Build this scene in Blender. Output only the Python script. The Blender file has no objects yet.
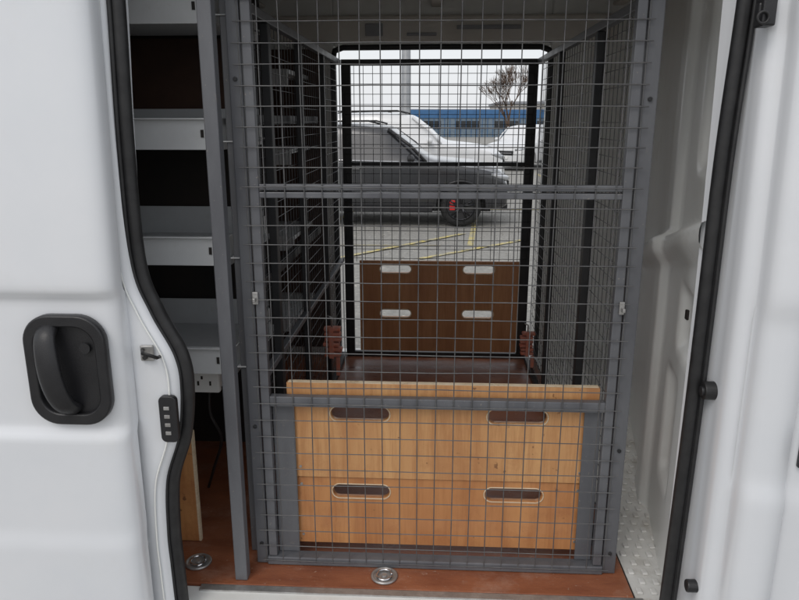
import bpy, bmesh, math, random
from mathutils import Vector, Matrix
random.seed(7)
scene=bpy.context.scene
col=scene.collection
# ------------------------------------------------------------ materials
def mat(name, c, rough=0.5, metal=0.0, c2=None, nscale=8.0, stretch=(1,1,1), bump=0.0, bscale=None, coat=0.0, lo=0.35, hi=0.65, trans=0, detail=6, c3=None, c3s=.6, c3lo=.56, c3hi=.70, speck=None, speckscale=60, rvar=0, streak=None, spk=(.66,.70)):
    m=bpy.data.materials.new(name); m.use_nodes=True
    nt=m.node_tree; b=nt.nodes['Principled BSDF']
    b.inputs['Base Color'].default_value=(*c,1); b.inputs['Roughness'].default_value=rough; b.inputs['Metallic'].default_value=metal
    b.inputs['Coat Weight'].default_value=coat; b.inputs['Coat Roughness'].default_value=0.15
    b.inputs['Transmission Weight'].default_value=trans
    tc=nt.nodes.new('ShaderNodeTexCoord'); mp=nt.nodes.new('ShaderNodeMapping'); mp.inputs['Scale'].default_value=stretch
    nt.links.new(tc.outputs['Object'],mp.inputs['Vector'])
    def layer(out,vec,scale,lo_,hi_,colr,rough_=.75,det=10):
        n3=nt.nodes.new('ShaderNodeTexNoise'); n3.inputs['Scale'].default_value=scale; n3.inputs['Detail'].default_value=det; n3.inputs['Roughness'].default_value=rough_
        nt.links.new(vec,n3.inputs['Vector'])
        r3=nt.nodes.new('ShaderNodeValToRGB'); r3.color_ramp.elements[0].position=lo_; r3.color_ramp.elements[1].position=hi_
        nt.links.new(n3.outputs['Fac'],r3.inputs['Fac'])
        mx=nt.nodes.new('ShaderNodeMix'); mx.data_type='RGBA'
        nt.links.new(r3.outputs['Color'],mx.inputs['Factor']); nt.links.new(out,mx.inputs['A']); mx.inputs['B'].default_value=(*colr,1)
        return mx.outputs['Result']
    if c2:
        n=nt.nodes.new('ShaderNodeTexNoise'); n.inputs['Scale'].default_value=nscale; n.inputs['Detail'].default_value=detail
        n.inputs['Roughness'].default_value=0.62
        nt.links.new(mp.outputs[0],n.inputs['Vector'])
        r=nt.nodes.new('ShaderNodeValToRGB'); r.color_ramp.elements[0].position=lo; r.color_ramp.elements[1].position=hi
        r.color_ramp.elements[0].color=(*c,1); r.color_ramp.elements[1].color=(*c2,1)
        nt.links.new(n.outputs['Fac'],r.inputs['Fac'])
        out=r.outputs['Color']
        if rvar:
            mr=nt.nodes.new('ShaderNodeMapRange'); mr.inputs['To Min'].default_value=rough-rvar; mr.inputs['To Max'].default_value=rough+rvar
            mr.inputs['From Min'].default_value=.3; mr.inputs['From Max'].default_value=.7
            nt.links.new(n.outputs['Fac'],mr.inputs['Value']); nt.links.new(mr.outputs[0],b.inputs['Roughness'])
        if streak:
            sm=nt.nodes.new('ShaderNodeMapping'); sm.inputs['Scale'].default_value=streak[0]; nt.links.new(tc.outputs['Object'],sm.inputs['Vector'])
            out=layer(out,sm.outputs[0],streak[1],streak[2],streak[3],streak[4])
        if c3: out=layer(out,tc.outputs['Object'],nscale*c3s,c3lo,c3hi,c3)
        if speck: out=layer(out,tc.outputs['Object'],speckscale,spk[0],spk[1],speck,.5,2)
        nt.links.new(out,b.inputs['Base Color'])
    if bump:
        n2=nt.nodes.new('ShaderNodeTexNoise'); n2.inputs['Scale'].default_value=bscale or nscale*4; n2.inputs['Detail'].default_value=4
        nt.links.new(mp.outputs[0],n2.inputs['Vector'])
        bp=nt.nodes.new('ShaderNodeBump'); bp.inputs['Strength'].default_value=bump; bp.inputs['Distance'].default_value=0.01
        nt.links.new(n2.outputs['Fac'],bp.inputs['Height']); nt.links.new(bp.outputs[0],b.inputs['Normal'])
    return m
M={}
M['white']=mat('white_paint',(.70,.725,.76),.26,0,(.77,.785,.81),1.6,(1,1,1),0,30,coat=.7,lo=.3,hi=.7,c3=(.69,.69,.69),c3s=2.2,c3lo=.55,c3hi=.95)
M['white_in']=mat('white_inner_paint',(.84,.85,.83),.35,0,(.76,.76,.72),5,(1,1,.4),.03,20,lo=.5,hi=.8,c3=(.62,.60,.54),c3lo=.62,c3hi=.85,coat=.3)
M['ceil']=mat('ceiling_grey',(.60,.57,.52),.5,0,(.66,.64,.60),4)
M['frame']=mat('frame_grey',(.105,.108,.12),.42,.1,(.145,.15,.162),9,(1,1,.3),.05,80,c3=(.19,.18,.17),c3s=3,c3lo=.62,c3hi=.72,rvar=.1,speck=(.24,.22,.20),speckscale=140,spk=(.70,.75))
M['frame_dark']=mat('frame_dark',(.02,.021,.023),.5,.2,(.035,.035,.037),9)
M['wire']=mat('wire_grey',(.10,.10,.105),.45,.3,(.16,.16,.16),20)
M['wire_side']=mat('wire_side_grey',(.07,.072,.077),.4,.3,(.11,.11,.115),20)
M['rubber']=mat('black_rubber',(.012,.012,.013),.5,0,(.022,.022,.023),30,c3=(.04,.038,.036),c3lo=.6,c3hi=.85)
M['plastic']=mat('black_plastic',(.014,.014,.016),.38,0,(.02,.02,.022),20,bump=.1,bscale=400)
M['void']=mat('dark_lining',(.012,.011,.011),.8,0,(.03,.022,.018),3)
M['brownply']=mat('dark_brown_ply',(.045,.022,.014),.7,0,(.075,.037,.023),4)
M['shelf']=mat('shelf_paint',(.56,.57,.58),.38,0,(.62,.64,.65),6,(1,1,1),.02,40,c3=(.46,.45,.43),c3s=1.5,c3lo=.6,c3hi=.85)
M['floor']=mat('phenolic_floor',(.22,.072,.036),.36,0,(.33,.12,.058),5,(1,3,1),.12,60,c3=(.44,.27,.20),c3s=.7,c3lo=.50,c3hi=.78,speck=(.42,.28,.21),speckscale=90,rvar=.12,spk=(.68,.80))
ST=((1.2,1,.08),30,.46,.76,(.38,.15,.05))
M['ply']=mat('board_ply',(.52,.25,.10),.40,0,(.70,.40,.175),2.2,(2.4,1,.5),.04,40,coat=.3,lo=.30,hi=.70,c3=(.45,.20,.08),c3s=2.2,c3lo=.50,c3hi=.74,streak=ST,speck=(.27,.125,.055),speckscale=40,spk=(.71,.76))
M['ply2']=mat('board_ply_lower',(.44,.175,.062),.40,0,(.63,.31,.12),2.0,(2.8,1,.45),.04,40,coat=.3,lo=.30,hi=.70,c3=(.38,.14,.05),c3s=2.2,c3lo=.50,c3hi=.74,streak=ST,speck=(.24,.10,.045),speckscale=37,spk=(.71,.76))
M['plyd']=mat('board_ply_far',(.46,.205,.095),.45,0,(.60,.30,.14),3.5,(2,1,.5),.05,40,lo=.3,hi=.7,streak=ST)
M['plyedge']=mat('ply_edge',(.64,.50,.33),.6,0,(.76,.64,.47),20,(1,1,8),c3=(.40,.25,.12))
M['steel']=mat('worn_steel',(.50,.50,.49),.4,.7,(.36,.35,.34),30,(1,1,1),.1,80)
M['tread']=mat('painted_tread',(.70,.70,.68),.4,0,(.50,.48,.44),12,(1,1,1),.1,60,lo=.45,hi=.75)
M['socket']=mat('socket_white',(.8,.8,.78),.3)
M['orange']=mat('red_webbing',(.66,.20,.12),.6,0,(.50,.24,.19),40)
M['asphalt']=mat('asphalt',(.21,.205,.19),.85,0,(.33,.32,.295),14,(1,1,1),.7,60,lo=.3,hi=.7,detail=12,c3=(.42,.40,.365),c3s=.25,speck=(.50,.47,.41),speckscale=16)
M['yellow']=mat('yellow_line',(.56,.46,.16),.8,0,(.34,.33,.27),7,(1,1,1),lo=.40,hi=.62,detail=10)
M['grey_car']=mat('dark_grey_paint',(.026,.027,.031),.25,.3,(.030,.031,.035),5,coat=1)
M['white_car']=mat('white_car_paint',(.70,.71,.72),.3,0,(.73,.73,.73),5,coat=1)
M['glass']=mat('car_glass',(.02,.024,.028),.06,0,coat=.2)
M['tyre']=mat('tyre',(.018,.018,.018),.8)
M['alloy']=mat('alloy_dark',(.05,.05,.055),.3,.8)
M['alloy_l']=mat('alloy_silver',(.5,.5,.52),.3,.8)
M['chrome']=mat('chrome',(.7,.7,.72),.15,1)
M['lamp']=mat('headlamp',(.55,.57,.6),.1,.3,coat=1)
M['red']=mat('red_caliper',(.6,.02,.02),.4)
M['blue']=mat('blue_cladding',(.035,.12,.27),.5,0,(.05,.15,.32),2)
M['bluegrey']=mat('bluegrey_wall',(.13,.18,.23),.7,0,(.18,.23,.28),2)
M['roofg']=mat('grey_roof',(.30,.31,.33),.7)
M['pole']=mat('galv_pole',(.26,.27,.28),.5,.2,(.32,.33,.34),8)
M['bark']=mat('bark',(.10,.065,.045),.9,0,(.15,.10,.07),8)
M['hedge']=mat('distant_twigs',(.12,.10,.08),.95,0,(.17,.15,.12),1)
M['rust']=mat('cream_block',(.5,.48,.44),.8,0,(.42,.40,.37),2)
# ------------------------------------------------------------ helpers
def empty(name, loc=(0,0,0)):
    e=bpy.data.objects.new(name,None); e.location=loc; e.empty_display_size=.2; col.objects.link(e); return e
def obj(name, me, m=None, parent=None, smooth=False):
    o=bpy.data.objects.new(name,me); col.objects.link(o)
    if m: 
        for mm in (m if isinstance(m,list) else [m]): me.materials.append(mm)
    if smooth:
        for p in me.polygons: p.use_smooth=True
    if parent: o.parent=parent
    return o
def add_box(bm,x0,x1,y0,y1,z0,z1):
    vs=[bm.verts.new((x,y,z)) for x in (x0,x1) for y in (y0,y1) for z in (z0,z1)]
    for f in ((0,1,3,2),(4,6,7,5),(0,4,5,1),(2,3,7,6),(0,2,6,4),(1,5,7,3)):
        bm.faces.new([vs[i] for i in f])
def boxes(name, lst, m, parent=None, bevel=0.0, seg=2):
    bm=bmesh.new()
    for b in lst: add_box(bm,*b)
    bmesh.ops.recalc_face_normals(bm,faces=bm.faces)
    me=bpy.data.meshes.new(name); bm.to_mesh(me); bm.free()
    o=obj(name,me,m,parent)
    if bevel:
        md=o.modifiers.new('b','BEVEL'); md.width=bevel; md.segments=seg; md.limit_method='ANGLE'
    return o
def tube(name, pts, r, m, parent=None, ring=8, closed=False, sq=None):
    bm=bmesh.new(); n=len(pts); pts=[Vector(p) for p in pts]; rings=[]
    rr = r if isinstance(r,(list,tuple)) else [r]*n
    for i,p in enumerate(pts):
        a=pts[max(i-1,0)]; b=pts[min(i+1,n-1)]; t=(b-a).normalized()
        up=Vector((0,1,0)) if abs(t.y)<.9 else Vector((0,0,1))
        s=t.cross(up).normalized(); u=s.cross(t).normalized()
        rings.append([bm.verts.new(p+(s*math.cos(2*math.pi*k/ring)+u*math.sin(2*math.pi*k/ring)*(sq or 1))*rr[i]) for k in range(ring)])
    for i in range(n-1):
        for k in range(ring):
            bm.faces.new((rings[i][k],rings[i][(k+1)%ring],rings[i+1][(k+1)%ring],rings[i+1][k]))
    bm.faces.new(rings[0][::-1]); bm.faces.new(rings[-1])
    bmesh.ops.recalc_face_normals(bm,faces=bm.faces)
    me=bpy.data.meshes.new(name); bm.to_mesh(me); bm.free()
    return obj(name,me,m,parent,True)
def cyl(name, c, r, d, axis, m, parent=None, seg=32, bevel=0):
    bm=bmesh.new(); bmesh.ops.create_cone(bm,cap_ends=True,segments=seg,radius1=r,radius2=r,depth=d)
    if axis=='Y': bmesh.ops.rotate(bm,matrix=Matrix.Rotation(math.pi/2,3,'X'),verts=bm.verts)
    if axis=='X': bmesh.ops.rotate(bm,matrix=Matrix.Rotation(math.pi/2,3,'Y'),verts=bm.verts)
    bmesh.ops.translate(bm,vec=c,verts=bm.verts)
    me=bpy.data.meshes.new(name); bm.to_mesh(me); bm.free()
    o=obj(name,me,m,parent)
    if bevel:
        md=o.modifiers.new('b','BEVEL'); md.width=bevel; md.segments=2; md.limit_method='ANGLE'
    return o
def torus(name,c,R,r,axis,m,parent=None,a=36,b=12):
    bm=bmesh.new(); rows=[]
    for i in range(a):
        t=2*math.pi*i/a; row=[]
        for j in range(b):
            p=2*math.pi*j/b; x=(R+r*math.cos(p))*math.cos(t); z=(R+r*math.cos(p))*math.sin(t); y=r*math.sin(p)
            v={'Y':(x,y,z),'Z':(x,z,y),'X':(y,x,z)}[axis]
            row.append(bm.verts.new(Vector(v)+Vector(c)))
        rows.append(row)
    for i in range(a):
        for j in range(b):
            bm.faces.new((rows[i][j],rows[(i+1)%a][j],rows[(i+1)%a][(j+1)%b],rows[i][(j+1)%b]))
    bmesh.ops.recalc_face_normals(bm,faces=bm.faces)
    me=bpy.data.meshes.new(name); bm.to_mesh(me); bm.free(); return obj(name,me,m,parent,True)
def grid(name, rows, m, parent=None, smooth=True, thick=0):
    bm=bmesh.new(); V=[[bm.verts.new(p) for p in r] for r in rows]
    for i in range(len(V)-1):
        for j in range(len(V[0])-1):
            bm.faces.new((V[i][j],V[i][j+1],V[i+1][j+1],V[i+1][j]))
    bmesh.ops.recalc_face_normals(bm,faces=bm.faces)
    me=bpy.data.meshes.new(name); bm.to_mesh(me); bm.free()
    o=obj(name,me,m,parent,smooth)
    if thick:
        md=o.modifiers.new('s','SOLIDIFY'); md.thickness=thick; md.offset=0
    return o
def rrect(cx,cz,w,h,r,n=6):
    pts=[]
    for (sx,sz,a0) in ((1,1,0),(-1,1,90),(-1,-1,180),(1,-1,270)):
        for k in range(n+1):
            a=math.radians(a0+90*k/n); pts.append((cx+sx*(w/2-r)+r*math.cos(a), cz+sz*(h/2-r)+r*math.sin(a)))
    return pts
def plate(name, outer, holes, y, thick, m, parent=None, bevel=0.001):
    cu=bpy.data.curves.new(name,'CURVE'); cu.dimensions='2D'; cu.fill_mode='BOTH'; cu.extrude=thick/2; cu.bevel_depth=bevel; cu.bevel_resolution=1
    for poly in [outer]+holes:
        s=cu.splines.new('POLY'); s.points.add(len(poly)-1)
        for i,(x,z) in enumerate(poly): s.points[i].co=(x,z,0,1)
        s.use_cyclic_u=True
    tmp=bpy.data.objects.new('tmp',cu); col.objects.link(tmp)
    bpy.context.view_layer.update()
    me=bpy.data.meshes.new_from_object(tmp.evaluated_get(bpy.context.evaluated_depsgraph_get()))
    bpy.data.objects.remove(tmp)
    me.transform(Matrix.Translation((0,y,0))@Matrix.Rotation(math.pi/2,4,'X'))
    me.materials.clear()
    return obj(name,me,m,parent)
def ss(a,b,x):
    t=max(0,min(1,(x-a)/(b-a))); return t*t*(3-2*t)
def catmull(P,n=8):
    out=[]; P=[Vector(p) for p in P]
    for i in range(len(P)-1):
        p0=P[max(i-1,0)];p1=P[i];p2=P[i+1];p3=P[min(i+2,len(P)-1)]
        for k in range(n):
            t=k/n; out.append(.5*((2*p1)+(p2-p0)*t+(2*p0-5*p1+4*p2-p3)*t*t+(3*p1-p0-3*p2+p3)*t**3))
    out.append(P[-1]); return out

# ============================================================ VAN
van=empty('white_panel_van')
F=.55
def doorY(z):
    y=1.48
    y+= .014*(ss(1.10,1.135,z)-ss(1.445,1.475,z))
    y+= -.006*(1-ss(.80,.86,z))+.004*(ss(1.20,1.45,z)-ss(1.45,1.46,z))
    y+= max(0,z-1.5)*.05
    return y
zs=[.34+.0125*i for i in range(170)]
rows=[]
for x,dy in [(-2.3,0),(-1.6,0),(-1.2,0),(-1.0,0),(-.86,0),(-.80,.001),(-.77,.003),(-.755,.007),(-.742,.014),(-.734,.024),(-.730,.036),(-.729,.060)]:
    rows.append([(x,doorY(z)+dy,z) for z in zs])
grid('sliding_door_skin',rows,M['white'],van)
sealL=catmull([(-.694,1.6,2.36),(-.697,1.6,2.1),(-.707,1.6,1.783),(-.705,1.6,1.52),(-.670,1.6,1.399),(-.620,1.6,1.29),(-.611,1.6,1.20),(-.627,1.6,1.075),(-.668,1.6,.95),(-.679,1.6,.80),(-.678,1.6,.696),(-.674,1.6,.5)],10)
rows=[]
for k,(off,y) in enumerate([(None,1.555),(-.05,1.556),(-.034,1.557),(-.022,1.562),(-.014,1.572),(-.010,1.60),(-.006,1.64)]):
    r=[]
    for p in sealL:
        x=-.80 if off is None else min(p.x+off, p.x-.004)
        r.append((x,y+max(0,p.z-1.5)*.03,p.z))
    rows.append(r)
grid('door_jamb',rows,M['white'],van)
tube('jamb_seam',[(p.x-.034,1.553+max(0,p.z-1.5)*.03,p.z) for p in sealL],.0025,M['white_in'],van,6)
tube('door_seal',[(p.x,p.y-.008,p.z) for p in sealL],.0165,M['rubber'],van,10)
tube('door_seal_lip',[(p.x-.014,p.y-.022,p.z) for p in sealL],.006,M['rubber'],van,6)
hx,hz,hy=-.85,1.283,1.487
plate('handle_recess_rim',rrect(hx,hz,.186,.262,.062,10),[rrect(hx,hz,.150,.222,.05,10)],hy-.004,.016,M['plastic'],van,.004)
plate('handle_recess_base',rrect(hx,hz,.152,.224,.05,10),[],hy+.004,.006,M['plastic'],van)
hp=catmull([(hx-.035,hy-.005,hz+.105),(hx-.034,hy-.03,hz+.085),(hx-.028,hy-.042,hz+.03),(hx-.020,hy-.042,hz-.03),(hx-.008,hy-.032,hz-.075),(hx+.002,hy-.006,hz-.10)],6)
tube('handle_grip',hp,[.022+.006*math.sin(i/len(hp)*3.14) for i in range(len(hp))],M['plastic'],van,14,sq=.55)
cyl('handle_lock',(hx+.045,hy-.003,hz+.055),.013,.012,'Y',M['plastic'],van)
boxes('striker_plate',[(-.705,-.672,1.545,1.553,1.285,1.325)],M['steel'],van,.003)
tube('striker_loop',[(-.70,1.55,1.315),(-.685,1.515,1.315),(-.665,1.51,1.312),(-.658,1.53,1.30),(-.66,1.552,1.295)],.0045,M['rubber'],van)
cyl('striker_bolt',(-.692,1.541,1.296),.006,.006,'Y',M['rubber'],van,6)
plate('contact_block',rrect(-.648,1.135,.040,.118,.012,6),[],1.548,.012,M['plastic'],van,.002)
boxes('contact_pins',[(-.657,-.643,1.537,1.541,1.135-.040+i*.022,1.135-.031+i*.022) for i in range(4)],M['steel'],van,.001)
for z in (1.55,.78): cyl('jamb_plug',(-.745,1.552,z),.007,.006,'Y',M['white_in'],van,16,.001)
# --- right jamb / front pillar
prof=[(.628,1.645),(.640,1.618),(.652,1.602),(.662,1.590),(.667,1.575),(.668,1.545),(.670,1.520),(.676,1.506),(.688,1.499),(.700,1.496),(.7045,1.490),(.706,1.478),(.710,1.462),(.718,1.450),(.732,1.443),(.76,1.440),(.80,1.438),(.804,1.45),(.808,1.45),(.812,1.437),(.95,1.434),(1.4,1.434),(2.4,1.44)]
zr=[.34+.02*i for i in range(107)]
rows=[]
for (x,y) in prof:
    rows.append([(x, y+max(0,z-1.5)*.04+ (.010*(ss(1.0,1.06,z)-ss(1.42,1.48,z)) if x>.70 else 0), z) for z in zr])
grid('pillar_jamb',rows,M['white'],van)
sealR=catmull([(.650,1.6,2.36),(.647,1.6,2.09),(.637,1.6,1.78),(.635,1.6,1.44),(.633,1.6,1.13),(.628,1.6,.83),(.622,1.6,.5)],8)
tube('door_seal',[(p.x-.002,p.y-.006,p.z) for p in sealR],.0165,M['rubber'],van,10)
tube('door_seal_lip',[(p.x+.014,p.y-.022,p.z) for p in sealR],.0055,M['rubber'],van,6)
cyl('grommet',(.656,1.565,1.229),.022,.03,'X',M['rubber'],van,24,.003)
cyl('grommet_core',(.640,1.562,1.229),.012,.01,'X',M['plastic'],van,24,.002)
boxes('door_catch',[(.640,.668,1.49,1.53,2.03,2.10),(.636,.645,1.50,1.52,2.05,2.075)],M['plastic'],van,.004)
torus('door_catch_eye',(.640,1.485,2.045),.011,.003,'Y',M['rubber'],van,20,8)
cyl('door_buffer',(.660,1.535,.715),.016,.03,'X',M['plastic'],van,20,.003)
boxes('pillar_clip',[(.815,.828,1.432,1.445,1.10,1.19)],M['plastic'],van,.003)
# --- floor, sill
boxes('ply_floor',[(-2.2,.575,1.70,3.72,F-.02,F)],M['floor'],van,.002)
boxes('door_sill',[(-.78,.70,1.60,1.697,.40,F-.006),(-.74,.70,1.50,1.60,.34,.44)],M['white_in'],van,.006)
boxes('sill_trim',[(-.66,.60,1.672,1.698,F-.006,F-.001)],M['steel'],van,.001)
boxes('metal_floor',[(.5755,1.2,1.70,3.72,F-.03,F-.006)],M['tread'],van)
st=[]
for i in range(26):
    for j in range(7):
        x=.598+j*.040+(i%2)*.020; y=1.73+i*.044
        if x>.655+.178*(y-1.63): continue
        st.append((x-.009,x+.009,y-.013,y+.013,F-.0062,F+.002))
boxes('floor_studs',st,M['tread'],van,.004)
boxes('floor_gap_strip',[(.5752,.5795,1.70,3.70,F-.0058,F-.0030)],M['void'],van)  # thin dark strip along the joint of ply and metal floor
boxes('far_sill',[(-.7,.7,3.724,3.86,.40,F-.006)],M['white_in'],van,.006)
# --- right inner wall
rows=[]
zz=[F-.01+.015*i for i in range(127)]
ys=[1.625+.015*i for i in range(144)]
for y in ys:
    r=[]
    for z in zz:
        x=.666+.190*(y-1.63)
        zl=1.60-.22*(y-1.7)
        d=.050*(ss(zl-.10,zl-.03,z)-ss(zl+.0,zl+.025,z))
        d+=.018*(1-ss(zl-.12,zl-.02,z))
        d-=.035*(ss(1.70,1.76,z)-ss(2.18,2.25,z))*(ss(1.70,1.76,y)-ss(1.98,2.04,y))
        d-=.03*(ss(1.20,1.25,z)-ss(1.36,1.42,z))*(ss(1.72,1.76,y)-ss(1.92,1.98,y))
        d+=.03*(ss(2.18,2.22,y)-ss(2.34,2.38,y))
        d-=.03*(ss(.75,.8,z)-ss(1.08,1.14,z))*(ss(1.86,1.90,y)-ss(2.03,2.08,y))
        r.append((x-d,y,z))
    rows.append(r)
grid('inner_pressing',rows,M['white_in'],van)
def wallx(y): return .666+.190*(y-1.63)
for (y,z,h,w) in ((1.80,1.30,.05,.03),(1.95,1.31,.03,.03),(1.90,.92,.05,.02)):
    boxes('pressing_slot',[(wallx(y)-.003,wallx(y)+.05,y-w/2,y+w/2,z-h/2,z+h/2)],M['void'],van,.003)
tube('wall_loom',catmull([(.655,1.70,2.36),(.690,1.76,2.0),(.690,1.77,1.8)],8),.004,M['rubber'],van)
# --- far side wall with second doorway
boxes('far_wall',[(-2.3,-.53,3.74,3.86,.34,2.46),(.58,2.4,3.74,3.86,.34,2.46),(-.53,.58,3.74,3.86,2.215,2.46)],M['white_in'],van,.01)
tube('far_seal',[(-.535,3.75,.55),(-.535,3.75,1.2),(-.535,3.75,2.15),(-.525,3.75,2.195),(-.48,3.75,2.212),(0,3.75,2.214),(.53,3.75,2.212),(.575,3.75,2.195),(.585,3.75,2.15),(.585,3.75,1.2),(.585,3.75,.55)],.016,M['rubber'],van)
boxes('header_panel',[(-.9,.9,3.70,3.738,2.235,2.36)],M['ceil'],van,.012)
boxes('header_detail',[(-.36,-.27,3.69,3.70,2.26,2.32),(.1,.42,3.688,3.70,2.29,2.31),(-.15,0,3.688,3.70,2.26,2.275)],M['roofg'],van,.004)
boxes('roof',[(-2.3,2.4,1.52,3.86,2.47,2.50)],M['white'],van,.01)
boxes('roof_ribs',[(-2.3,2.3,y-.03,y+.03,2.42,2.469) for y in (2.1,2.6,3.1,3.55)]+[(x-.03,x+.03,1.56,3.74,2.40,2.419) for x in (-.9,.0,.9)],M['ceil'],van,.01)
boxes('roof_lining',[(-2.3,2.3,1.56,3.735,2.4695,2.4699)],M['ceil'],van)
boxes('near_header',[(-.9,.9,1.56,1.66,2.34,2.465)],M['white'],van,.01)
boxes('end_walls',[(-2.34,-2.305,1.52,3.86,.34,2.48),(2.405,2.44,1.52,3.86,.34,2.48)],M['white'],van,.01)
boxes('under_body',[(-2.3,2.4,1.6,3.8,.28,.339)],M['rubber'],van)
for wx in (-1.9,1.9):
    torus('van_wheel',(wx,1.62,.34),.24,.10,'Y',M['tyre'],van); cyl('van_wheel_hub',(wx,1.60,.34),.18,.10,'Y',M['alloy_l'],van)
    torus('van_wheel',(wx,3.72,.34),.24,.10,'Y',M['tyre'],van)

# ============================================================ CAGE
cage=empty('wire_mesh_cage')
XL,XR,YF,YB,ZT=-.50,.52,1.80,3.70,2.15
ZF=2.20
fr=[(XL-.022,XL+.012,YF,YF+.03,F+.002,ZF),(XR-.012,XR+.026,YF,YF+.03,F+.002,ZF),
     (XL+.012,XR-.012,YF,YF+.03,ZF-.03,ZF)]
boxes('front_frame',fr,M['frame'],cage,.0025)
dr=[(XL+.016,XL+.041,YF-.004,YF+.021,F+.030,ZF-.034),(XR-.041,XR-.016,YF-.004,YF+.021,F+.030,ZF-.034)]
dr+=[(XL+.041,XR-.041,YF-.004,YF+.021,1.652,1.668),(XL+.041,XR-.041,YF-.004,YF+.021,1.672,1.688)]
dr+=[(XL+.041,XR-.041,YF-.004,YF+.021,1.064,1.094)]
boxes('front_rails',dr,M['frame'],cage,.0025)
boxes('bottom_rail',[(XL+.012,XR-.012,YF-.008,YF+.03,F+.002,F+.028)],M['frame'],cage,.0025)
boxes('board_channels',[(XL+.042,XL+.105,YF+.023,YF+.026,F+.03,1.064),(XR-.090,XR-.042,YF+.023,YF+.026,F+.03,1.064),
   (-.415,-.409,YF+.026,YF+.075,F+.03,1.05),(.452,.458,YF+.026,YF+.075,F+.03,1.05)],M['frame'],cage,.001)
boxes('latch',[(XL+.010,XL+.026,YF-.014,YF-.005,1.365,1.40),(XL+.014,XL+.022,YF-.03,YF-.014,1.375,1.386),
               (XR-.028,XR-.014,YF-.014,YF-.005,1.35,1.385),(XR-.024,XR-.016,YF-.032,YF-.014,1.36,1.371)],M['steel'],cage,.002)
for (x,z) in ((XL-.005,1.95),(XL-.005,1.0),(XR+.007,1.9),(XR+.007,.95),(XL-.005,.62),(XR+.007,.62)):
    cyl('frame_bolt',(x,YF-.003,z),.006,.005,'Y',M['frame_dark'],cage,6,.001)
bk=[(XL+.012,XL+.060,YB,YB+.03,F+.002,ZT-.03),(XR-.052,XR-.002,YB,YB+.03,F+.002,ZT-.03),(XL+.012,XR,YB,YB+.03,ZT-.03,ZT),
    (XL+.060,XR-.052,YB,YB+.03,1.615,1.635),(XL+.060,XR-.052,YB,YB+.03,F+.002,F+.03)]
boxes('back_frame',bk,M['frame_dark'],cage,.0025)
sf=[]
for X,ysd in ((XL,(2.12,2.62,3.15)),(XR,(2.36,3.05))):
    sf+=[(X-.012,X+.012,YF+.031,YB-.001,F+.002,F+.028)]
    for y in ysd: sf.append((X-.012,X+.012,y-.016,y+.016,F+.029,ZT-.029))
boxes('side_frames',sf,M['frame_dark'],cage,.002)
boxes('side_rails',[(X-.012,X+.012,YF+.031,YB-.001,ZT-.028,ZT-.002) for X in (XL,XR)]+[(X-.011,X+.011,YF+.031,YB-.001,1.10,1.12) for X in (XL,)],M['frame'],cage,.002)
w=.0015
def wires(name,lst,m,parent):
    bm=bmesh.new()
    for a,b,r in lst:
        a=Vector(a);b=Vector(b);t=(b-a).normalized(); up=Vector((0,1,0)) if abs(t.y)<.9 else Vector((0,0,1))
        s=t.cross(up).normalized();u=s.cross(t); N=6
        A=[bm.verts.new(a+(s*math.cos(k*2*math.pi/N)+u*math.sin(k*2*math.pi/N))*r) for k in range(N)]
        B=[bm.verts.new(b+(s*math.cos(k*2*math.pi/N)+u*math.sin(k*2*math.pi/N))*r) for k in range(N)]
        for k in range(N): bm.faces.new((A[k],A[(k+1)%N],B[(k+1)%N],B[k]))
    bmesh.ops.recalc_face_normals(bm,faces=bm.faces)
    me=bpy.data.meshes.new(name); bm.to_mesh(me); bm.free(); return obj(name,me,m,parent,True)
def bent(L,a,b,amp,r,axis):
    a=Vector(a);b=Vector(b);N=6;prev=a
    for k in range(1,N+1):
        q=a.lerp(b,k/N)
        if k<N: q=q+Vector((random.uniform(-amp,amp) if axis!='x' else 0,0,random.uniform(-amp,amp) if axis!='z' else 0))
        L.append((prev,q,r)); prev=q
L=[]
n=20
for i in range(n+1):
    x=XL+.01+i*(XR-XL-.02)/n
    bent(L,(x,YF-.008,F+.012),(x+random.uniform(-.002,.002),YF-.008,ZF),.0016,w,'z')
z=F+.02
while z<ZF:
    dz=random.uniform(-.002,.002)
    bent(L,(XL-random.uniform(0,.008),YF-.0108,z),(XR+random.uniform(0,.008),YF-.0108,z+dz),.0016,w,'x'); z+=.0505
wires('front_mesh',L,M['wire'],cage)
L=[]
for i in range(n+1):
    x=XL+.03+i*(XR-XL-.05)/n; L.append(((x,YB-.004,1.1),(x,YB-.004,ZT-.02),w))
z=1.12
while z<ZT-.03: L.append(((XL+.02,YB-.007,z),(XR-.01,YB-.007,z),w)); z+=.0505
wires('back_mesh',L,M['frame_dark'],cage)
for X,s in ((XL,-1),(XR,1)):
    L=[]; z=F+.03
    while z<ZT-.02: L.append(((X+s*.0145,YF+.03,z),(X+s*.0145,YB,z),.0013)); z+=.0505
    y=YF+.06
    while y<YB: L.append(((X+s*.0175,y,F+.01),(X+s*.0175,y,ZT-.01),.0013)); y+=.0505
    wires('side_mesh',L,M['wire_side'],cage)

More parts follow.
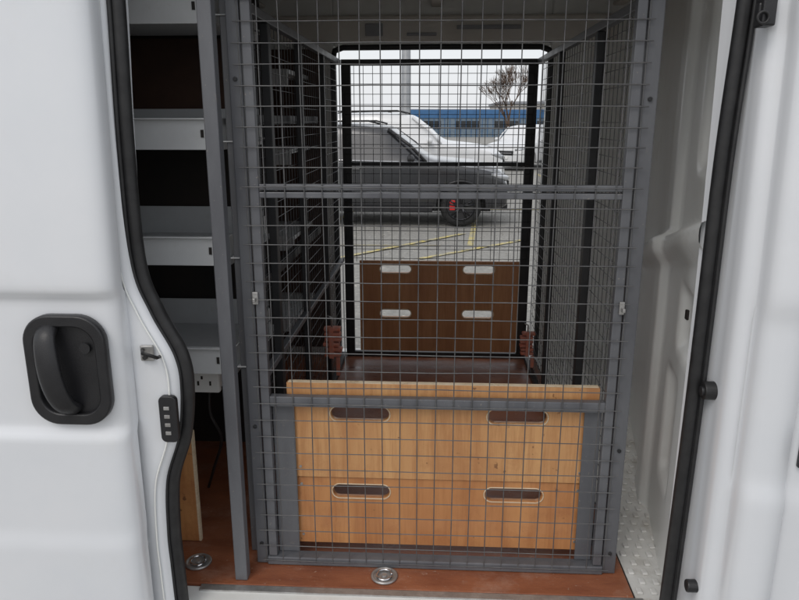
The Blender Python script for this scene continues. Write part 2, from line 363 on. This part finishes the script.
# ============================================================ BOARDS
def slot(cx,cz,w_,h_): return rrect(cx,cz,w_,h_,h_/2-.0005,8)
def board(y,z0,z1,zs_,xl,xr,m,ears=False):
    if ears: outer=[(xl,z0),(xr-.004,z0),(xr+.002,z1-.05),(xr+.022,z1-.045),(xr+.022,z1),(xl-.014,z1),(xl-.014,z1-.045),(xl-.004,z1-.05)]
    else: outer=[(xl,z0),(xr-.004,z0),(xr-.004,z1),(xl,z1)]
    o=plate('slotted_plywood_board',outer,[slot(-.207,zs_,.170,.043),slot(.244,zs_,.168,.043)],y,.016,m)
    return o
def rim(parent,y,zs_,m,r=.0018):
    for cx in (-.207,.244):
        pts=[(x,y,z) for x,z in slot(cx,zs_,.174,.047)]; pts.append(pts[0])
        tube('slot_rim',pts,r,m,parent,6)
b1=board(1.842,.827,1.122,1.030,-.402,.448,M['ply'],True); rim(b1,1.832,1.030,M['plyedge'])
boxes('top_edge',[(-.413,.467,1.834,1.850,1.1235,1.1255)],M['plyedge'],b1)
b2=board(1.848,.603,.8215,.779,-.401,.446,M['ply2']); rim(b2,1.838,.779,M['plyedge'])
boxes('split_backing',[(-.40,.44,1.8585,1.872,.80,.85)],M['void'],b2)  # dark strip added behind the split so the line between boards shows
b3=board(3.675,.868,1.11,1.066,-.402,.463,M['plyd']); rim(b3,3.665,1.066,M['plyedge'],.003)
b4=board(3.6755,.60,.866,.816,-.402,.463,M['plyd']); rim(b4,3.6655,.816,M['plyedge'],.003)
for x,z in ((-.385,1.06),(.43,1.06),(-.385,.86),(.43,.86)): cyl('screw',(x,1.832,z),.004,.003,'Y',M['steel'],b1,12)
for x,z in ((-.385,.80),(.43,.80),(-.385,.63),(.43,.63)): cyl('screw',(x,1.838,z),.004,.003,'Y',M['steel'],b2,12)
# ============================================================ SHELVING
rack=empty('shelving_rack')
boxes('upright',[(-.566,-.530,1.715,1.750,F+.001,2.44)],M['frame'],rack,.003)
boxes('upright_rear',[(-.555,-.527,1.86,1.885,F+.001,2.44)],M['frame'],rack,.003)
sh=[];sdd=[]
for zt in (2.17,1.855,1.54,1.22):
    sh.append((-1.30,-.57,1.85,1.853,zt-.082,zt)); sh.append((-1.30,-.57,1.838,1.849,zt-.004,zt))
    sh.append((-1.30,-.53,1.8535,2.28,zt-.062,zt-.059)); sh.append((-1.30,-.57,2.281,2.284,zt-.06,zt+.03))
    sh.append((-.568,-.565,1.845,2.28,zt-.082,zt)); sdd.append((-.620,-.612,1.8475,1.8495,zt-.05,zt-.03))
boxes('shelves',sh,M['shelf'],rack,.001)
boxes('shelf_holes',sdd,M['void'],rack)
boxes('rack_rails',[(-.562,-.532,1.8865,3.2,z-.015,z+.015) for z in (1.35,1.85)],M['frame_dark'],rack,.002)
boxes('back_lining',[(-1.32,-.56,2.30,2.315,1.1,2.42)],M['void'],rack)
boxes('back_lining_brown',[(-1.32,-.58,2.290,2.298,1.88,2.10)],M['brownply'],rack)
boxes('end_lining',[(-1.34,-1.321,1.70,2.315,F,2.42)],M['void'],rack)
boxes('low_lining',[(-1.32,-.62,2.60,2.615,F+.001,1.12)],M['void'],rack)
boxes('far_shelves',[(-1.8,-.66,3.2,3.7,z,z+.02) for z in (.9,1.3,1.7,2.05)]+[(-1.8,-.66,3.19,3.199,z-.05,z+.02) for z in (.9,1.3,1.7,2.05)],M['shelf'],rack,.002)
boxes('far_shelf_back',[(-1.8,-.60,3.71,3.725,.6,2.2)],M['brownply'],rack)
pl=empty('plywood_offcut'); boxes('panel',[(-1.0,-.735,1.90,1.915,F+.002,.93)],M['ply2'],pl,.001); boxes('edge',[(-.7345,-.728,1.90,1.915,F+.002,.93)],M['plyedge'],pl)
so=empty('power_socket')
boxes('plate',[(-.735,-.645,1.93,1.955,1.045,1.115)],M['socket'],so,.006)
boxes('back_box',[(-.73,-.65,1.956,1.985,1.05,1.11)],M['socket'],so,.004)
boxes('holes',[(-.712,-.706,1.9285,1.9295,1.07,1.084),(-.675,-.669,1.9285,1.9295,1.07,1.084),(-.7,-.694,1.9285,1.9295,1.09,1.10)],M['void'],so)
tube('cable',catmull([(-.69,1.97,1.05),(-.70,1.99,.95),(-.68,2.02,.85),(-.74,2.1,.70),(-.80,2.2,.57)],6),.005,M['rubber'],so)
def tie(x,y):
    e=empty('tie_down_ring',(x,y,F))
    cyl('dish',(0,0,.003),.036,.005,'Z',M['steel'],e,32,.002)
    torus('dish_rim',(0,0,.005),.035,.0045,'Z',M['steel'],e)
    cyl('dish_centre',(0,0,.007),.009,.006,'Z',M['steel'],e,20,.002)
    tube('ring',[(.022*math.cos(a),.022*math.sin(a)-.002,.010+.002*math.sin(a)) for a in [math.radians(k*20) for k in range(19)]],.0035,M['chrome'],e)
tie(-.133,1.752); tie(-.70,1.79)
def strap(x,y,z,s):
    e=empty('webbing_strap',(x,y,z))
    for k in range(6):   # flat folds of webbing stacked into a bundle
        zz_=(-.06+k*.024)*s; ox=random.uniform(-.008,.008)
        boxes('fold',[(-.038*s+ox,.038*s+ox,-.02,.02,zz_,zz_+.019*s)],M['orange'],e,.006)
    boxes('wrap',[(-.012,.010,-.026,-.021,-.065*s,.085*s)],M['orange'],e,.002)
    boxes('tail',[(.018,.036,-.018,-.012,-.15*s,-.062*s)],M['orange'],e,.002)
    tube('hook',[(0,0,.08*s),(0,0,.12*s),(-.02,0,.13*s)],.004,M['steel'],e)
strap(-.455,2.96,.87,1.0); strap(.50,3.5,.70,.9)

# ============================================================ OUTSIDE
def sheet(name,x0,x1,y0,y1,z,m):
    me=bpy.data.meshes.new(name); me.from_pydata([(x0,y0,z),(x1,y0,z),(x1,y1,z),(x0,y1,z)],[],[(0,1,2,3)]); return obj(name,me,m)
sheet('asphalt_ground',-400,400,-200,700,0,M['asphalt'])
bm=bmesh.new()
def line(x0,y0,x1,y1,wd=.09,z=.004):
    a=Vector((x0,y0,z));b=Vector((x1,y1,z)); t=(b-a).normalized(); s=Vector((-t.y,t.x,0))*wd/2
    bm.faces.new([bm.verts.new(p) for p in (a-s,b-s,b+s,a+s)])
for k in range(-5,7):
    x=k*2.6+.55
    line(x,10.4,x+.35,14.6)
line(-13,9.9,.1,10.35,.09,.008); line(-.2,9.3,1.4,10.9,.09,.012); line(-1.3,9.3,.5,11.5,.09,.016)
line(-14,14.7,16,14.9,.10,.008)
for k in range(-5,7): line(k*2.6+1,20,k*2.6+1,25)
me=bpy.data.meshes.new('parking_bay_markings'); bm.to_mesh(me); bm.free(); obj('parking_bay_markings',me,M['yellow'])
bm=bmesh.new()
for i in range(1600):
    x=random.uniform(-3,3); y=random.uniform(7.5,15); s=random.uniform(.006,.022); a=random.uniform(0,6.28)
    vs=[bm.verts.new((x+s*math.cos(a+k*1.57)*(1 if k%2 else .6),y+s*math.sin(a+k*1.57)*(1 if k%2 else .6),.018+random.uniform(0,.008))) for k in range(4)]
    bm.faces.new(vs)
me=bpy.data.meshes.new('fallen_leaves'); bm.to_mesh(me); bm.free(); obj('fallen_leaves',me,M['hedge'])

def car(name, paint, alloy, loc, rotz=0, sc=(1,1,1), caliper=False, trim=True):
    root=empty(name)
    S=[(-3.40,.78,.84,.80,.70,.42),(-3.36,.98,1.10,.88,.74,.34),(-3.26,1.16,1.52,.92,.70,.30),(-3.0,1.19,1.72,.94,.69,.28),
       (-2.55,1.18,1.775,.95,.70,.27),(-2.49,1.18,1.78,.95,.70,.27),(-1.72,1.16,1.80,.955,.71,.27),(-1.66,1.16,1.80,.955,.71,.27),(-1.645,1.16,1.80,.955,.71,.27),(-1.58,1.16,1.80,.955,.71,.27),
       (-.86,1.145,1.745,.955,.70,.27),(-.80,1.142,1.71,.955,.70,.27),(-.30,1.13,1.33,.955,.74,.27),(-.28,1.13,1.31,.955,.75,.27),(-.10,1.12,1.185,.95,.78,.27),(.10,1.10,1.165,.95,.80,.27),
       (.55,1.06,1.13,.945,.80,.27),(.95,.99,1.07,.92,.77,.28),(1.16,.90,1.00,.86,.72,.29),(1.27,.74,.86,.76,.66,.31),(1.31,.60,.66,.70,.60,.36)]
    bmm=bmesh.new(); R=[]
    for (x,zb,zt,wb,wt,zo) in S:
        zm=zo+(zb-zo)*.55
        half=[(wb*.86,zo),(wb*.985,zo+.07),(wb*1.0,zo+.20),(wb*1.01,zm),(wb*1.005,zb-.05),(wb*.985,zb),(wt+.02,zt-.05),(wt-.10,zt-.004),(wt*.45,zt+.012)]
        pts=[(x,-a,b) for a,b in half]+[(x,a,b) for a,b in half[::-1]]
        R.append([bmm.verts.new(p) for p in pts])
    N=len(R[0])
    for i in range(len(R)-1):
        xm=(S[i][0]+S[i+1][0])/2
        for k in range(N):
            f=bmm.faces.new((R[i][k],R[i+1][k],R[i+1][(k+1)%N],R[i][(k+1)%N])); f.smooth=True
            kk=min(k,16-k) if k<17 else -1
            mi=0
            if kk==5 and -3.0<xm<-.3:
                mi=1
                if -2.56<xm<-2.48 or -1.73<xm<-1.57: mi=2
            if kk in(6,7,8) and -.80<xm<-.14: mi=1
            if kk in(6,7,8) and -3.37<xm<-3.2: mi=1
            if kk in (0,1) or kk==-1: mi=2
            if (-1.665<xm<-1.64 or -.305<xm<-.275) and kk in (2,3,4): mi=2
            f.material_index=mi
    bmm.faces.new(R[0][::-1]); bmm.faces.new(R[-1])
    bmesh.ops.recalc_face_normals(bmm,faces=bmm.faces)
    cl=bmm.edges.layers.float.new('crease_edge')
    for i in range(len(R)-1):
        for k in (4,5,6,N-5,N-6,N-7):
            e=bmm.edges.get((R[i][k],R[i+1][k]))
            if e: e[cl]=.6
    me=bpy.data.meshes.new('body'); bmm.to_mesh(me); bmm.free()
    b=obj('body_tmp',me,[paint,M['glass'],M['plastic']])
    sd_=b.modifiers.new('s','SUBSURF'); sd_.levels=2; sd_.render_levels=2
    cut=[]
    for wx in (.46,-2.42):
        c=cyl('cut',(wx,0,.36),.445,2.4,'Y',M['plastic'],None,48); cut.append(c)
        md=b.modifiers.new('x','BOOLEAN'); md.object=c; md.operation='DIFFERENCE'
    bpy.context.view_layer.update()
    me2=bpy.data.meshes.new_from_object(b.evaluated_get(bpy.context.evaluated_depsgraph_get()))
    bpy.data.objects.remove(b)
    for c in cut: bpy.data.objects.remove(c)
    me2.materials.clear()
    for m_ in (paint,M['glass'],M['plastic'],M['plastic']): me2.materials.append(m_)
    obj('body',me2,None,root)
    boxes('underbody',[(-3.1,1.0,-.62,.62,.25,.7)],M['rubber'],root)
    for sgn in (-1,1):
        for wx in (.46,-2.42):
            y=sgn*.83
            torus('tyre',(wx,y,.37),.285,.088,'Y',M['tyre'],root,36,10)
            cyl('rim_barrel',(wx,y+sgn*.02,.37),.235,.14,'Y',M['rubber'],root)
            torus('rim_ring',(wx,y+sgn*.095,.37),.235,.012,'Y',alloy,root)
            if caliper: boxes('caliper',[(wx-.20,wx-.10,y+sgn*.075-.02,y+sgn*.075+.02,.30,.48)],M['red'],root,.01)
            for s in range(5):
                a=s*2*math.pi/5+.3
                for da in (-.16,.16):
                    tube('spoke',[(wx+.05*math.cos(a),y+sgn*.11,.37+.05*math.sin(a)),(wx+.23*math.cos(a+da),y+sgn*.095,.37+.23*math.sin(a+da))],[.018,.013],alloy,root,6)
            cyl('hub',(wx,y+sgn*.11,.37),.05,.03,'Y',alloy,root)
            tube('arch_lip',[(wx+.455*math.cos(t),sgn*.955,.36+.455*math.sin(t)) for t in [math.radians(-8+k*8.2) for k in range(25)]],.022,M['plastic'] if trim else paint,root,8)
        tube('a_pillar',[(-.16,sgn*.90,1.135),(-.45,sgn*.83,1.42),(-.84,sgn*.735,1.695)],.028,paint if not trim else M['plastic'],root)
        tube('window_trim',[(-.2,sgn*.962,1.135),(-1.5,sgn*.965,1.165),(-2.95,sgn*.955,1.195)],.009,M['chrome'],root)
        tube('roof_rail',[(-2.9,sgn*.63,1.76),(-2.7,sgn*.64,1.82),(-1.2,sgn*.64,1.835),(-.98,sgn*.64,1.78)],.016,M['frame_dark'] ,root)
        bmq=bmesh.new(); bmesh.ops.create_uvsphere(bmq,u_segments=16,v_segments=10,radius=1)
        for v in bmq.verts: v.co=Vector((v.co.x*.07-.42,v.co.y*.11+sgn*1.06,v.co.z*.075+1.20))
        mq=bpy.data.meshes.new('mirror'); bmq.to_mesh(mq); bmq.free(); obj('mirror',mq,paint if not trim else M['plastic'],root,True)
        boxes('handle',[(-1.50,-1.32,sgn*.975-.012,sgn*.975+.012,1.00,1.025),(-2.40,-2.22,sgn*.97-.012,sgn*.97+.012,1.01,1.035)],paint,root,.006)
        tube('headlamp',[(.98,sgn*.90,.93),(1.12,sgn*.86,.90),(1.24,sgn*.74,.86),(1.29,sgn*.55,.84)],[.018,.045,.05,.04],M['lamp'],root,10)
        boxes('side_skirt',[(-1.92,-.04,sgn*.93-.03,sgn*.93+.03,.27,.36)],M['plastic'],root,.01)
        tube('tail_lamp',[(-3.1,sgn*.93,1.05),(-3.3,sgn*.90,1.03),(-3.38,sgn*.75,1.0)],[.02,.05,.04],M['red'],root)
    boxes('grille',[(1.26,1.325,-.48,.48,.62,.80)],M['plastic'],root,.02)
    boxes('grille_bar',[(1.32,1.335,-.42,.42,.70,.72)],M['chrome'],root,.004)
    boxes('number_plate',[(1.31,1.34,-.26,.26,.48,.59)],M['socket'],root,.003)
    boxes('lower_bumper',[(1.1,1.30,-.66,.66,.30,.40)],M['plastic'],root,.02)
    root.location=loc; root.rotation_euler=(0,0,rotz); root.scale=sc
    return root
car('dark_grey_suv',M['grey_car'],M['alloy'],(.03,13.2,0),math.radians(-1.5),(1,1,1),True,True)
car('white_suv',M['white_car'],M['alloy_l'],(.35,18.2,0),math.radians(-2),(1.06,1.02,1.13),False,False)
car('white_hatchback',M['white_car'],M['alloy_l'],(3.1,27.5,0),math.radians(-120),(.92,.92,.93),False,False)

lp=empty('lamp_post',(-.95,23,0))
tube('column',[(0,0,0),(0,0,1.2),(0,0,1.25),(0,0,8)],[.18,.18,.155,.12],M['pole'],lp,16)
tube('arm',[(0,0,7.9),(.3,0,8.15),(1.2,0,8.3)],.05,M['pole'],lp); boxes('lantern',[(1.1,1.7,-.14,.14,8.22,8.34)],M['pole'],lp,.03)
bu=empty('blue_site_building')
boxes('walls',[(-3.2,14,80,90,0,2.05)],M['bluegrey'],bu); boxes('fascia',[(-3.3,14.1,79.9,90.1,2.06,2.95)],M['blue'],bu,.02)
boxes('roof',[(-3.1,13.9,80.1,89.9,2.952,3.05)],M['roofg'],bu)
boxes('windows',[(-2+i*4.3,.6+i*4.3,79.95,79.99,.9,1.75) for i in range(4)],M['glass'],bu)
boxes('cladding_ribs',[(-3.2+i*.6,-3.15+i*.6,79.94,79.999,0,2.05) for i in range(28)],M['blue'],bu)
cb=empty('cream_warehouse')
boxes('walls',[(9,30,100,120,0,4.0)],M['rust'],cb); boxes('roof',[(8.8,30.2,99.8,120.2,4.01,4.35)],M['roofg'],cb)
boxes('door',[(12,15,99.9,99.99,0,3)],M['bluegrey'],cb)
bt=[]
def branch(p,d,l,r,depth):
    q=p+d*l; bt.append((p,q,r,r*.68))
    if depth==0: return
    for k in range(3 if depth>1 else 4):
        nd=(d+Vector((random.uniform(-1,1),random.uniform(-1,1),random.uniform(-.1,.8)))*.6).normalized()
        branch(p+d*l*random.uniform(.55,1),nd,l*random.uniform(.66,.86),r*.55,depth-1)
branch(Vector((0,0,0)),Vector((0,0,1)),1.9,.14,6)
bm=bmesh.new()
for p,q,r0,r1 in bt:
    t=(q-p).normalized(); s=t.orthogonal().normalized(); u=s.cross(t)
    r0=max(r0,.009); r1=max(r1,.008)
    A=[bm.verts.new(p+(s*math.cos(k*2.094)+u*math.sin(k*2.094))*r0) for k in range(3)]
    B=[bm.verts.new(q+(s*math.cos(k*2.094)+u*math.sin(k*2.094))*r1) for k in range(3)]
    for k in range(3): bm.faces.new((A[k],A[(k+1)%3],B[(k+1)%3],B[k]))
me=bpy.data.meshes.new('bare_tree'); bm.to_mesh(me); bm.free()
t=obj('bare_tree',me,M['bark']); t.location=(5.1,50,0)
bm=bmesh.new()
pv=None
for i in range(400):
    x=-300+i*1.5; h=3.0+1.2*math.sin(i*.21)+random.uniform(-.8,1.0)
    a=bm.verts.new((x,210+random.uniform(-2,2),0)); b=bm.verts.new((x,211,h))
    if pv: bm.faces.new((pv[0],a,b,pv[1]))
    pv=(a,b)
me=bpy.data.meshes.new('distant_treeline'); bm.to_mesh(me); bm.free(); obj('distant_treeline',me,M['hedge'])

# ============================================================ LIGHT
el,az=math.radians(48),math.radians(205)
W=bpy.data.worlds.new('World'); scene.world=W; W.use_nodes=True; nt=W.node_tree
bg=nt.nodes['Background']; bg.inputs['Strength'].default_value=.12
sky=nt.nodes.new('ShaderNodeTexSky'); sky.sky_type='NISHITA'; sky.sun_disc=False; sky.sun_elevation=el; sky.sun_rotation=az; sky.dust_density=4
mx=nt.nodes.new('ShaderNodeMix'); mx.data_type='RGBA'; mx.inputs['Factor'].default_value=.8
mx.inputs['B'].default_value=(8.2,8.35,8.6,1)
nt.links.new(sky.outputs[0],mx.inputs['A']); nt.links.new(mx.outputs['Result'],bg.inputs['Color'])
sd=bpy.data.lights.new('sun','SUN'); sd.energy=.7; sd.angle=math.radians(25); sd.color=(1,.97,.93)
so_=bpy.data.objects.new('sun',sd); col.objects.link(so_)
d=Vector((math.sin(az)*math.cos(el),math.cos(az)*math.cos(el),math.sin(el)))
so_.rotation_euler=d.to_track_quat('Z','Y').to_euler()
# ============================================================ CAMERA
cd=bpy.data.cameras.new('camera'); cam=bpy.data.objects.new('camera',cd); col.objects.link(cam)
cd.sensor_width=36; cd.lens=31.09; cd.clip_end=2000; cd.clip_start=.05
cam.location=(0,0,1.85)
cam.rotation_euler=(math.radians(90-14.62),0,math.radians(2.89))
scene.camera=cam
scene.view_settings.view_transform='Standard'; scene.view_settings.look='None'; scene.view_settings.exposure=0
